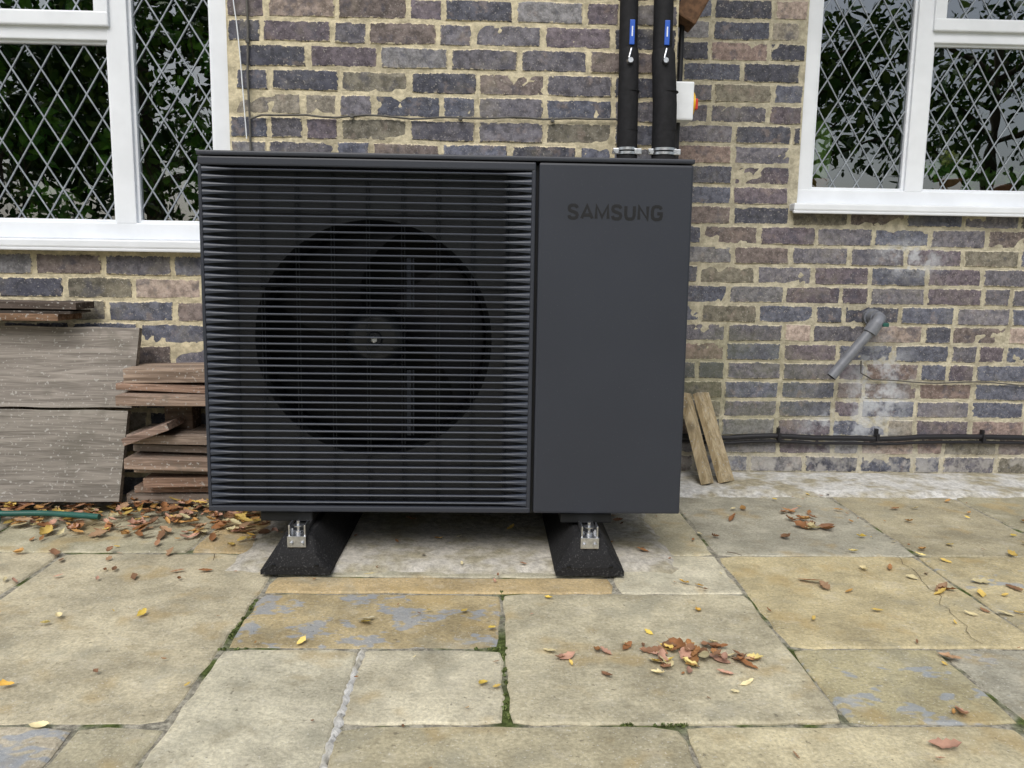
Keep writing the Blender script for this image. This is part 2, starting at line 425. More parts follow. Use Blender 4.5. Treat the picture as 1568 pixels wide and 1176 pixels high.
def tree(x,y,h,r,n,seed):
    random.seed(seed); e=empty("broadleaf_tree",(x,y,0)); mb=MB(); tips=[]
    mb.tube([(0,0,-.05),(.05,0,h*.25),(-.04,.05,h*.5),(0,0,h*.8)],[.18,.14,.10,.04],10)
    for i in range(11):
        z=h*U(.25,.75); a=U(0,6.28); l=r*U(.6,1.); q=(math.cos(a)*l,math.sin(a)*l,z+l*U(.2,.6))
        mb.tube([(0,0,z),(q[0]*.5,q[1]*.5,z+(q[2]-z)*.6),q],[.06,.035,.012],6); tips.append(q); tips.append((q[0]*.55,q[1]*.55,q[2]-.1))
    tips.append((0,0,h*.9)); mb.obj("trunk",[m_bark],e)
    leaves_np("crown",tips,[(r*.36*U(.7,1.3),)*3 for _ in tips],n,.10,G1,m_fol,e)
tree(-5.5,-8,6.5,2.6,6000,1); tree(-.5,-11,5.2,2.2,4000,2); tree(5.4,-9,6.4,2.2,2600,3); tree(9.4,-9,6.4,2.4,2600,4)
cs=[];rs=[]
for i in range(36): cs.append((U(-2,9),U(-5.4,-4.8),U(.2,1.2))); rs.append((.5,.4,.45))
for i in range(70): cs.append((U(-9,-2.5),U(-5.8,-5.0),U(.2,4.3))); rs.append((.6,.4,.55))  # unseen tall clumps, added to block sky reflection in the left window
hb=empty("reflection_hedge",(0,0,0)); leaves_np("hedge_leaves",cs,rs,17000,.075,G1,m_fol,hb)
mb=MB()
for i in range(26): x=U(-9,9); k=2.2 if x<-2.5 else 1; mb.tube([(x,-5.3,-.02),(x+U(-.2,.2),-5.3,.6*k),(x+U(-.3,.3),-5.3,1.2*k)],[.04,.025,.01],6)
mb.obj("hedge_stems",[m_bark],hb)
random.seed(5)
pl=empty("window_foliage",(0,0,0)); mb=MB(); cs=[];rs=[]  # leaves and stems added indoors to fill the left panes with green
for i in range(34):
    x=U(-2.35,-.9); z=U(.95,1.95); y=U(2.92,3.10); cs.append((x,y,z)); rs.append((.13,.07,.13))
    mb.tube([(x+U(-.1,.1),y+.05,.88),(x+U(-.15,.15),y+.03,(z+.9)/2),(x,y,z)],[.007,.005,.003],6)
mb.obj("stems",[m_bark],pl)
leaves_np("leaves",cs,rs,1500,.036,[(.08,.22,.03),(.05,.14,.02),(.18,.38,.05),(.14,.30,.04)],m_fol,pl)
mb=MB(); mb.box(-2.4,-.87,2.82,3.35,.84,.875,0,.004); o=mb.obj("window_ledge",[m_upvc],house); o.location=(0,-2.72,0)
mb=MB(); mb.box(1.2,2.74,3.22,3.6,1.07,1.10,0,.004); o=mb.obj("window_board",[m_upvc],house); o.location=(0,-2.72,0)
ca=empty("potted_cactus",(1.31,3.27,1.10)); mb=MB()
mb.tube([(0,0,0),(0,0,.07)],[.035,.045],20); mb.obj("pot",[m_clay],ca); mb=MB()
vs=[];fs=[];H=[(.06,.028),(.10,.040),(.18,.044),(.25,.040),(.285,.026),(.297,.006)]
for z,r in H:
    for j in range(36): a=j*math.pi/18; rr=r*(1+.12*math.cos(a*9)); vs.append((rr*math.cos(a),rr*math.sin(a),z))
for i in range(len(H)-1):
    for j in range(36): fs.append((i*36+j,i*36+(j+1)%36,(i+1)*36+(j+1)%36,(i+1)*36+j))
fs.append(list(range(5*36,6*36))); mb.add(vs,fs,0,smooth=True); mb.obj("stem",[m_cactus],ca)
fl=empty("potted_flower",(1.84,3.27,1.10)); mb=MB(); mb.tube([(0,0,0),(0,0,.08)],[.04,.055],20); mb.obj("pot",[m_clay],fl)
leaves_np("leaves",[(0,0,.12),(.04,0,.1),(-.05,0,.11)],[(.07,.05,.05)]*3,90,.030,[(.2,.4,.07)],m_fol,fl)
leaves_np("petals",[(-.02,-.02,.155)],[(.035,.03,.03)],70,.022,[(.8,.8,.3),(.85,.85,.7)],m_fol,fl)
fl=empty("potted_flower",(2.06,3.27,1.10)); mb=MB(); mb.tube([(0,0,0),(0,0,.06)],[.04,.05],20); mb.obj("pot",[m_clay],fl)
leaves_np("leaves",[(0,0,.08),(.08,0,.08),(-.08,0,.08)],[(.08,.05,.05)]*3,120,.030,[(.18,.36,.07)],m_fol,fl)

# ------------------------------------------------------------------ ground and patio
mb=MB(); mb.add([(-60,-60,-.03),(60,-60,-.03),(60,60,-.03),(-60,60,-.03)],[(0,1,2,3)]); mb.obj("ground",[m_lawn])
pat=empty("patio_paving",(0,0,0))
mb=MB(); mb.add([(-4.2,-2.5,-.0045),(4.2,-2.5,-.0045),(4.2,3.2,-.0045),(-4.2,3.2,-.0045)],[(0,1,2,3)]); mb.obj("joint_bed",[m_joint],pat)
BE=(.52,.465,.325); YE=(.52,.445,.265); GR=(.40,.38,.30); OL=(.38,.35,.24); OR=(.50,.385,.21); LT=(.58,.54,.405)
S=[(-1.165,-.55,1.315,2.17,BE,0),(-.55,.33,1.895,2.0,OR,0),(.33,.65,1.895,2.17,LT,0),(-.55,.04,1.603,1.895,(.43,.35,.20),.40),
(.04,.65,1.315,1.895,(.48,.435,.305),0),(-.55,-.257,.7,1.603,LT,0),(-.257,.04,1.315,1.603,(.56,.515,.38),0),(-.257,.35,.7,1.315,(.48,.43,.29),0),
(.35,.95,.7,1.315,(.54,.48,.315),0),(.65,1.22,1.605,2.17,YE,.0),(.65,.97,1.315,1.605,(.46,.41,.25),.20),(.97,1.57,1.315,1.605,GR,.12),
(1.22,1.83,1.605,2.17,YE,.18),(.65,1.24,2.17,2.80,GR,0),(1.24,1.69,2.17,2.80,(.38,.34,.23),.0),(1.69,2.3,2.17,2.80,OL,0),(.33,.65,2.17,2.80,(.47,.43,.30),0),
(-.83,-.55,2.17,2.7,OR,0),(-1.45,-.83,2.17,2.7,(.43,.40,.28),0),(-2.05,-1.45,2.17,2.7,GR,0),(-2.65,-2.05,2.17,2.7,BE,0),
(-1.77,-1.165,1.60,2.17,BE,0),(-2.37,-1.77,1.60,2.17,GR,0),(-1.77,-1.165,1.0,1.60,BE,0),(-1.165,-.70,.7,1.315,(.45,.40,.30),.45),(-.70,-.55,.7,1.315,(.43,.39,.27),0),
(.95,1.57,.7,1.315,YE,0),(1.57,2.17,1.0,1.605,BE,0),(1.83,2.43,1.605,2.17,BE,0),(2.3,2.9,2.17,2.8,YE,0),(-.55,.33,2.0,2.70,(.45,.42,.31),0)]
ex=[]
for (x0,x1,y0,y1) in ((-4.1,-2.37,.7,2.17),(-4.1,-2.65,2.17,2.7),(2.43,4.1,1.605,2.17),(2.9,4.1,2.17,2.8),(2.17,4.1,.7,1.605),(-2.37,-1.77,.7,1.6),(-1.77,-1.165,.7,1.0),(1.57,2.17,.7,1.0),(-4.1,4.1,-2.5,.7)):
    ny=max(1,round((y1-y0)/.55))
    for j in range(ny):
        ya=y0+(y1-y0)*j/ny; yb=y0+(y1-y0)*(j+1)/ny; x=x0
        while x<x1-.05:
            L=random.choice((.3,.6,.6,.85)); xb=x+L
            if x1-xb<.25: xb=x1
            ex.append((x,xb,ya,yb,random.choice((BE,YE,GR,OL,LT,OR)),random.choice((0,0,0,.3)))); x=xb
mb=MB()
for (a,b,c,d,col,st) in S+ex:
    k=U(.93,1.05); g=.0045
    dz=U(-.002,.002)
    block(mb,a+g,b-g,c+g,d-g,lambda u,v,w:(u,v,-w+dz),.045,.0036,.03,[(0,.028,None),(.0005,.004,None),(.005,.0008,None),(.014,0,None)],tuple(q*k for q in col)+(st,),0,.0012)
mb.obj("slabs",[m_slab],pat)
def patch(name,x0,x1,y0,y1,z,mat,jit,parent,st=.05):
    nx=int((x1-x0)/st)+1; ny=int((y1-y0)/st)+1; vs=[];fs=[]
    for j in range(ny+1):
        for i in range(nx+1):
            x=x0+(x1-x0)*i/nx; y=y0+(y1-y0)*j/ny; ed=i in(0,nx) or j in(0,ny)
            vs.append((x+(U(-jit,jit) if ed else 0),y+(U(-jit,jit) if ed else 0),-.004 if ed else z+noise.noise(Vector((x*6,y*6,1)))*.003))
    for j in range(ny):
        for i in range(nx): a=j*(nx+1)+i; fs.append((a,a+1,a+nx+2,a+nx+1))
    m_=MB(); m_.add(vs,fs,0,smooth=True); return m_.obj(name,[mat],parent)
patch("cement_haunch",.60,4.1,2.77,3.13,.010,m_conc,.016,pat,.04)
patch("mortar_bed",-.69,.53,2.02,2.71,.009,m_pad,.014,pat,.04)
patch("left_haunch",-4.1,-.66,2.60,2.725,.010,m_conc,.012,pat)
patch("white_pointing",-.266,-.249,.9,1.603,.0045,m_conc,.006,pat,.009)
mb=MB(); pts=[(1.17,2.165)]
while pts[-1][1]>1.62: pts.append((pts[-1][0]+U(-.02,.012),pts[-1][1]-U(.02,.04)))
for (a,b),(c,d) in zip(pts,pts[1:]): mb.add([(a-.0006,b,.0036),(a+.0006,b,.0036),(c+.0006,d,.0036),(c-.0006,d,.0036)],[(0,1,2,3)])
mb.obj("crack",[m_bark],pat)

# ------------------------------------------------------------------ heat pump
hp=empty("heat_pump",(-.109,2.09,.14)); hp.rotation_euler=(math.radians(-.9),0,0)
mb=MB()
W=.631
mb.box(-W,W,.42,.50,.0,.925,0,.004)
mb.box(-W,-W+.012,.075,.43,.002,.925,0,.003)
mb.box(W-.25,W,.03,.43,.002,.925,0,.003)
mb.box(-W,W,.03,.43,.0,.02,0,.003)
mb.box(-W,.2275,.078,.43,.915,.925,0,0)
mb.box(-W-.002,W+.002,-.003,.505,.928,.940,0,.004)
mb.box(.2335,W,0,.06,.004,.9255,0,.006)
mb.box(-W,.2255,.0,.07,.904,.9255,0,.004)
mb.box(-W,.2255,.0,.07,.004,.020,0,.004)
mb.box(-W,-.622,.0008,.07,.018,.906,0,.003)
mb.box(.215,.2255,.0008,.07,.018,.906,0,.003)
for s0,s1 in ((-.6225,-.555),(.2155,.150)):
    mb.add([(s0,.008,.02),(s1,.054,.02),(s1,.054,.905),(s0,.008,.905)],[(0,1,2,3) if s1>s0 else (3,2,1,0)])
mb.obj("casing",[m_case],hp)
mb=MB(); mb.box(.2256,.2334,.02,.03,.0,.92); 
mb.box(-W+.02,.22,.30,.32,.02,.9)
mb.box(.20,.2254,.07,.30,.02,.9)
cx,cz,rf=-.198,.463,.315; x0,x1,z0,z1=-.60,.20,.02,.905; n=96; vs=[]
for j in range(n):
    a=2*math.pi*j/n; ca_,sa_=math.cos(a),math.sin(a)
    tx=((x1-cx) if ca_>0 else (x0-cx))/ca_ if abs(ca_)>1e-6 else 1e9; tz=((z1-cz) if sa_>0 else (z0-cz))/sa_ if abs(sa_)>1e-6 else 1e9
    t=min(tx,tz); vs+=[(cx+rf*ca_,.058,cz+rf*sa_),(cx+t*ca_,.058,cz+t*sa_),(cx+(rf-.012)*ca_,.07,cz+(rf-.012)*sa_),(cx+(rf-.016)*ca_,.13,cz+(rf-.016)*sa_)]
mb.add(vs,[(4*j,4*j+1,4*((j+1)%n)+1,4*((j+1)%n)) for j in range(n)],1)
mb.add(vs,[q for j in range(n) for a,b in [(4*j,4*((j+1)%n))] for q in ((a,b,b+2,a+2),(a+2,b+2,b+3,a+3))],0)
mb.obj("inner_shroud",[m_dark,m_plate],hp)
mb=MB()
mb.tube([(cx,.075,cz),(cx,.082,cz),(cx,.10,cz),(cx,.17,cz)],[.055,.075,.083,.085],36,3)
mb.tube([(cx,.066,cz),(cx,.076,cz)],[.018,.022],24,1)
mb.tube([(cx,.058,cz),(cx,.067,cz)],[.009,.010],6,2)
for b in range(3):
    a0=b*2.094+.5; vs=[];fs=[];nr,na=8,10
    for i in range(nr+1):
        r=.08+(.292-.08)*i/nr; sp=1.15+.35*(i/nr); sw=-.5*(i/nr)**1.3
        for j in range(na+1):
            q=j/na; a=a0+sw+sp*(q-.5); vs.append((cx+r*math.cos(a),.105+.075*q+.01*math.sin(q*3.14),cz+r*math.sin(a)))
    for i in range(nr):
        for j in range(na): k=i*(na+1)+j; fs.append((k,k+1,k+na+2,k+na+1))
    mb.add(vs,fs,0,smooth=True)
mb.obj("fan",[m_fan,m_wire,m_steel,m_hub],hp)
mb=MB()
for z0_,z1_ in ((.20,.38),(.55,.68)):
    mb.box(-.112,-.100,.072,.076,z0_,z1_,0,.001); mb.box(-.096,-.092,.072,.076,z0_,z1_,0,.001)  # pale bars added to stand for bright vertical strips on the fan
mb.obj("fan_bright_strips",[m_fin],hp)
mb=MB()
for i in range(8):
    x=-.486+.092*i
    for dx in (-.004,.004): mb.tube([(x+dx,.046,.02),(x+dx,.046,.903)],.0014,6)
for z in (.12,.31,.60,.79): mb.tube([(-.58,.050,z),(.17,.050,z)],.0014,6)
mb.obj("guard",[m_wire],hp)
mb=MB(); xs=[-.6215,-.600,-.575,-.545,-.2,.14,.168,.193,.2148]; th=[.0150,.0112,.0080,.0052,.0050,.0052,.0080,.0112,.0150]
NF=46
for k in range(NF):
    z=.030+(.895-.030)*k/(NF-1); vs=[];fs=[]
    for x,t in zip(xs,th):
        vs+=[(x,.0025,z+t*.32),(x,.0012,z),(x,.0025,z-t*.5),(x,.019,z-t*.25),(x,.019,z+t*.12),(x,.007,z+t*.5)]
    for i in range(len(xs)-1):
        for j in range(6): a=i*6+j; b=i*6+(j+1)%6; fs.append((a,b,b+6,a+6))
    mb.add(vs,fs,0)
mb.obj("louvre_fins",[m_fin],hp)
# raised lettering from stroked letter outlines (unit cell 0..1 x 0..1)
LET={'S':[[(.92,.80),(.84,.93),(.68,1.),(.32,1.),(.14,.92),(.08,.77),(.15,.61),(.32,.55),(.68,.46),(.86,.39),(.93,.24),(.86,.08),(.68,0),(.32,0),(.14,.07),(.07,.22)]],
'A':[[(0,0),(.5,1.),(1,0)],[(.22,.26),(.78,.26)]],'M':[[(0,0),(.03,1.),(.5,.12),(.97,1.),(1,0)]],'U':[[(.05,1.),(.05,.30),(.14,.08),(.34,0),(.66,0),(.86,.08),(.95,.30),(.95,1.)]],
'N':[[(.05,0),(.05,1.),(.95,0),(.95,1.)]],'G':[[(.93,.80),(.84,.93),(.66,1.),(.34,1.),(.12,.90),(.05,.66),(.05,.34),(.12,.10),(.34,0),(.66,0),(.88,.08),(.95,.26),(.95,.45),(.55,.45)]]}
mb=MB(); x=.310; Wd={'S':.0250,'A':.0275,'M':.0310,'U':.0245,'N':.0250,'G':.0260}; H_=.0325; hw=.0040; z0_=.787; cnt=0
tot=sum(Wd[c] for c in "SAMSUNG"); gap=(.242-tot)/6
for c in "SAMSUNG":
    w_=Wd[c]
    for st in LET[c]:
        P=[Vector((x+p[0]*w_,z0_+p[1]*H_)) for p in st]; n=len(P); Lf=[];Rt=[]
        for i in range(n):
            d0=(P[i]-P[i-1]).normalized() if i>0 else (P[1]-P[0]).normalized()
            d1=(P[i+1]-P[i]).normalized() if i<n-1 else d0
            tt=(d0+d1); tt=tt.normalized() if tt.length>1e-4 else d0
            nn=Vector((-tt.y,tt.x)); k=min(1.6,1/max(.3,nn.dot(Vector((-d0.y,d0.x)))))
            Lf.append(P[i]+nn*hw*k); Rt.append(P[i]-nn*hw*k)
        yy=-.0006-cnt*.00003; cnt+=1
        vs=[(p.x,yy,p.y) for p in Lf]+[(p.x,yy,p.y) for p in Rt]+[(p.x,.001,p.y) for p in Lf]+[(p.x,.001,p.y) for p in Rt]
        fs=[]
        for i in range(n-1): fs+=[(i,i+1,n+i+1,n+i),(i,2*n+i,2*n+i+1,i+1),(n+i,n+i+1,3*n+i+1,3*n+i)]
        mb.add(vs,fs,0)
    x+=w_+gap
mb.obj("lettering",[m_let],hp)
mb=MB()
mb.box(-.50,-.36,.02,.47,-.028,-.001,0,.004); mb.box(.31,.45,.02,.47,-.028,-.001,0,.004)
mb.obj("base_rails",[m_dark],hp)

# ------------------------------------------------------------------ rubber feet
for X in (-.49,.27):
    e=empty("rubber_mounting_foot",(X,1.99,0)); mb=MB()
    def ring(y,zt,wb,wt,zb=.008): return [(-wb,y,zb),(-wb,y,zb+.012),(-wt,y,zt-.008),(-wt+.008,y,zt),(wt-.008,y,zt),(wt,y,zt-.008),(wb,y,zb+.012),(wb,y,zb)]
    rs_=[ring(.0,.030,.089,.080),ring(.012,.060,.089,.058),ring(.040,.098,.090,.044),ring(.06,.102,.090,.042),ring(.55,.102,.09,.042),ring(.575,.09,.09,.045),ring(.60,.03,.088,.08)]
    vs=[p for r in rs_ for p in r]; fs=[[7,6,5,4,3,2,1,0],[48+i for i in range(8)]]
    for i in range(6):
        for j in range(8): a=i*8+j; b=i*8+(j+1)%8; fs.append((a,b,b+8,a+8))
    mb.add(vs,fs,0)
    for dx in (-.055,.055): mb.tube([(dx,.008,.034),(dx,.0,.030)],.006,10,1)
    mb.obj("rubber_block",[m_rub,m_dark],e)
    mb=MB()
    mb.box(-.020,.020,.06,.55,.1021,.108,0,.001)
    for s in(-1,1): mb.box(s*.0175-.0025,s*.0175+.0025,.05,.55,.100,.116,0,.001)
    mb.box(-.024,.024,.024,.070,.098,.1035,0,.001)
    mb.box(-.024,.024,.020,.025,.074,.1035,0,.001)
    for s in(-1,1):
        mb.box(s*.020-.002,s*.020+.002,.026,.066,.1035,.132,0,.001)
        mb.tube([(s*.014,.012,.084),(s*.014,.024,.084)],.0055,6)
    mb.tube([(0,.045,.103),(0,.045,.138)],.005,12); mb.tube([(0,.045,.1035),(0,.045,.113)],.011,6); mb.tube([(0,.045,.125),(0,.045,.127)],.014,16)
    mb.obj("bracket",[m_steel],e)

# ------------------------------------------------------------------ pipes
m_brass=simple("brass",(.4,.24,.08),.4,.9)
for (cxl,cxh,rl,rh) in ((.439,.431,.033,.029),(.558,.541,.039,.031)):
    e=empty("insulated_pipe",(0,0,0)); mb=MB(); y=2.672
    yb=y-.012
    mb.tube([(cxl,yb,.95),(cxl,yb,1.17),(cxl-.002,yb,1.32),(cxh+.004,yb,1.475),(cxh+.002,yb,1.49)],[rl,rl,rl*.98,rl*.95,rl*.86],24)
    mb.tube([(cxh+.003,y,1.46),(cxh,y,1.70),(cxh-.002,y,2.0),(cxh-.002,y,2.68)],rh,24)
    for z in (1.24,1.36): mb.tube([(cxl,yb,z),(cxl,yb,z+.0025)],rl*1.01,24)
    mb.obj("foam_sleeve",[m_foam],e)
    mb=MB(); 
    for z in (1.165,1.178): mb.tube([(cxl,yb,z),(cxl,yb,z+.008)],rl*1.07,28)
    mb.box(cxl-rl-.014,cxl-rl+.006,yb-.018,yb+.0,1.166,1.184,0,.002); mb.tube([(cxl-rl-.010,yb-.03,1.174),(cxl-rl-.010,yb+.01,1.174)],.004,8)
    mb.box(cxl+rl-.014,cxl+rl+.010,yb-.030,yb-.012,1.164,1.182,0,.002)
    mb.tube([(cxh+.003,yb-rl-.012,1.448),(cxh+.003,yb-rl+.004,1.448)],[.008,.012],14)
    mb.tube([(cxh-.002,yb-rl-.006,1.455),(cxh+.006,yb-rl+.002,1.485)],.0035,8)
    mb.obj("hose_clamp",[m_steel],e)
    mb=MB(); mb.box(cxh+.001,cxh+.017,y-rh-.003,y-rh+.006,1.50,1.575,0,.002); mb.obj("label",[m_blue],e)
    mb=MB(); mb.box(cxh+.007,cxh+.011,y-rh-.0036,y-rh-.002,1.525,1.555,0,.0005); mb.obj("label_print",[m_white],e)
    mb=MB(); mb.tube([(cxl,yb,1.06),(cxl,yb,1.165)],rl*.9,20); mb.obj("valve_tail",[m_brass],e)
e=empty("isolator_switch",(.602,2.80,1.355)); mb=MB()
mb.box(.0,.068,-.055,.055,-.062,.062,0,.006); mb.obj("box",[m_white],e); mb=MB(); mb.tube([(.068,0,0),(.078,0,0)],.038,24); mb.obj("plate",[m_yel],e)
mb=MB(); mb.box(.078,.094,-.010,.010,-.018,.018,0,.004); mb.obj("knob",[m_red],e)
mb=MB(); mb.tube([(.028,0,-.062),(.028,0,-.10),(.030,-.01,-.55)],[.010,.009,.008],12,1); mb.tube([(.03,0,.062),(.03,0,.9)],.009,12,1); mb.obj("conduit",[m_white,m_cable],e)
e=empty("timber_wedge",(.63,2.78,1.64)); mb=MB()
mb.box(-.028,.05,-.05,.05,-.03,.09,0,.006,M=Matrix.Rotation(.5,4,'Y')); mb.obj("block",[m_brown],e)

# ------------------------------------------------------------------ cables
def wob(a,b,n,amp,axis=2):
    a=Vector(a);b=Vector(b);o=[]
    for i in range(n+1):
        p=a.lerp(b,i/n); w=Vector((0,0,0)); w[axis]=amp*noise.noise(Vector((i*.37,a.x,b.z))); o.append(p+w)
    return o
def cable(name,pts,r,mat,clips=(),cm=None):
    e=empty(name,(0,0,0)); mb=MB(); mb.tube(pts,r,10); mb.obj("sheath",[mat],e)
    if clips:
        mb=MB()
        for (x,y,z) in clips:
            mb.box(x-.006,x+.006,y-r*1.5,y+r+.004,z-r*1.4,z+r*1.4,0,.002); mb.box(x-.005,x+.005,y-r*.3,y+r+.004,z+r*1.4,z+r*3.2,0,.001)
            mb.tube([(x,y-r*.3-.003,z+r*2.4),(x,y,z+r*2.4)],.003,8)
        mb.obj("clips",[cm or mat],e)
pts=[(-.776,2.708,1.262)]+wob((-.74,2.708,1.272),(.41,2.708,1.285),24,.012)
cable("wall_cable",pts,.0032,m_cableg,[(x,2.708,1.275) for x in(-.45,-.1,.2)])
cable("wall_cable",wob((-.776,2.709,2.66),(-.780,2.709,.3),30,.010,0),.0038,m_cableg,[(-.778,2.709,z) for z in(1.5,2.0)])
cable("wall_cable",wob((-.868,2.705,2.2),(-.800,2.709,1.45),14,.008,0)+[(-.79,2.709,1.2)],.002,m_white)
cable("armoured_cable",wob((.62,3.098,.150),(4.0,3.098,.157),40,.012),.0105,m_cable,[(x,3.098,.154) for x in(1.155,1.55,1.98,2.5,3.1)])
cable("armoured_cable",wob((.62,3.100,.128),(4.0,3.100,.136),40,.010),.006,m_cable)
cable("wall_cable",[(1.46,3.09,.46),(1.47,3.105,.41)]+wob((1.52,3.108,.375),(4.0,3.108,.365),30,.02),.0028,m_cableg)

e=empty("overflow_pipe",(0,0,0)); mb=MB()
mb.tube([(1.497,3.13,.630),(1.497,3.055,.630),(1.494,3.035,.628),(1.483,3.025,.618),(1.462,3.022,.590)],.0235,20)
mb.tube([(1.497,3.10,.630),(1.497,3.06,.630)],.028,20)
mb.tube([(1.475,3.022,.612),(1.452,3.022,.575)],.0265,20)
mb.tube([(1.46,3.022,.588),(1.315,3.02,.405)],.0195,20,caps=False); mb.tube([(1.448,3.022,.573),(1.3155,3.02,.4057)],.0165,20,1)
mb.tube([(1.497,3.118,.630),(1.497,3.10,.630)],.034,20)
mb.obj("pvc_pipe",[m_grey,m_dark],e)
mb=MB(); mb.box(1.492,1.515,3.00,3.03,.600,.615,0,.003); mb.obj("pipe_stub",[m_hose],e)

# ------------------------------------------------------------------ timber
def lean(name,x0,x1,y_b,z_b,y_t,z_t,th,col,skew=0.):
    e=empty(name,(x0,y_b,z_b)); L=math.hypot(y_t-y_b,z_t-z_b); ang=math.atan2(y_t-y_b,z_t-z_b)
    mb=MB(); nx=26; vs=[]; fs=[]
    M=Matrix.Rotation(-ang,4,'X')
    w=x1-x0; top=[L+noise.noise(Vector((i*.5,y_b*9,z_b*7)))*.004 for i in range(nx+1)]; bot=[noise.noise(Vector((i*.5,3,z_b*5)))*.004 for i in range(nx+1)]
    for i in range(nx+1):
        x=w*i/nx; bow=noise.noise(Vector((i*.15,z_b,1)))*.006
        for (z,y) in ((bot[i],0),(top[i],0),(top[i],th),(bot[i],th)): vs.append(M@Vector((x+skew*z,y+bow,z)))
    for i in range(nx):
        for j in range(4): a=i*4+j; b=i*4+(j+1)%4; fs.append((a,b,b+4,a+4))
    fs+= [(0,1,2,3),tuple(nx*4+k for k in(3,2,1,0))]
    mb.add(vs,fs,0,col+(0,)); mb.obj("board",[m_wood],e); return e
lean("wooden_board",-2.35,-1.165,2.50,.045,2.565,.328,.022,(1.0,.98,.95),.05)
lean("wooden_board",-2.40,-1.140,2.568,.336,2.625,.590,.022,(1.15,1.12,1.1),.05)
e=empty("timber_batten",(0,0,0)); mb=MB()
mb.box(-2.5,-1.345,2.55,2.70,.612,.634,0,.002,col=(.8,.6,.45,0)); mb.box(-2.5,-1.300,2.57,2.69,.642,.664,0,.002,col=(.40,.38,.38,0),M=Matrix.Rotation(.004,4,'Y')); mb.box(-2.3,-1.31,2.56,2.69,.634,.642,0,.001,col=(.3,.3,.3,0))
mb.obj("batten",[m_wood2],e)
e=empty("timber_stack",(0,0,0)); mb=MB(); random.seed(21)
lay=[(.030,.062),(.066,.088),(.094,.125),(.129,.150),(.156,.190),(.200,.222),(.232,.262),(.360,.392),(.398,.418),(.424,.470)]
for i,(a,b) in enumerate(lay):
    xr=-.60; xl=-1.145+U(-.02,.02); y0=2.50+U(0,.05)
    col=random.choice([(1.1,.98,.90),(1.0,.95,.90),(.8,.78,.76),(1.25,1.15,1.05),(1.1,.88,.76)])
    if i in(2,5): xl=-1.08+U(-.05,.05)
    if i in(4,7): y0=2.47
    mb.box(xl,xr,y0,2.69,a,b,0,.003,col=col+(0,),M=Matrix.Translation((-1,2.55,(a+b)/2))@Matrix.Rotation(U(-.03,.03),4,'Y')@Matrix.Rotation(U(-.04,.04),4,'Z')@Matrix.Translation((1,-2.55,-(a+b)/2)))
for x in (-1.6,-1.05,-.75): mb.box(x,x+.09,2.60,2.68,.25,.362,0,.004,col=(.5,.42,.36,0))
mb.box(-1.13,-.98,2.46,2.60,.262,.285,0,.002,col=(1.1,.95,.9,0),M=Matrix.Translation((-1.05,2.5,.27))@Matrix.Rotation(-.35,4,'Y')@Matrix.Translation((1.05,-2.5,-.27)))
mb.obj("planks",[m_wood2],e)
def stick(name,b0,t0,w,th,rz=0):
    e=empty(name,b0); mb=MB(); b0=Vector(b0); d=Vector(t0)-b0; L=d.length; q=d.to_track_quat('Z','Y').to_matrix().to_4x4()@Matrix.Rotation(rz,4,'Z')
    mb.box(-w/2,w/2,-th/2,th/2,0,L,0,.002,M=q); mb.obj("timber",[m_off],e)
stick("wood_offcut",(.825,2.90,.010),(.755,3.03,.33),.065,.030,.5)
stick("wood_offcut",(.905,2.93,.010),(.825,3.06,.33),.078,.024,.2)

e=empty("garden_hose",(0,0,0)); mb=MB()
P=[(-2.2,2.42,.05),(-1.9,2.41,.045),(-1.7,2.42,.045),(-1.5,2.39,.040),(-1.35,2.41,.035),(-1.17,2.38,.035)]
def cr(P,n=8):
    o=[];P=[Vector(p) for p in P]
    for i in range(len(P)-1):
        p0,p1,p2,p3=P[max(i-1,0)],P[i],P[i+1],P[min(i+2,len(P)-1)]
        for k in range(n):
            t=k/n; o.append(.5*((2*p1)+(p2-p0)*t+(2*p0-5*p1+4*p2-p3)*t*t+(3*p1-p0-3*p2+p3)*t**3))
    return o+[P[-1]]
mb.tube(cr(P),.009,12); mb.tube(cr([(-1.9,2.33,.02),(-1.6,2.34,.025),(-1.45,2.32,.02),(-1.48,2.40,.04)]),.005,10)
mb.obj("hose",[m_hose],e)

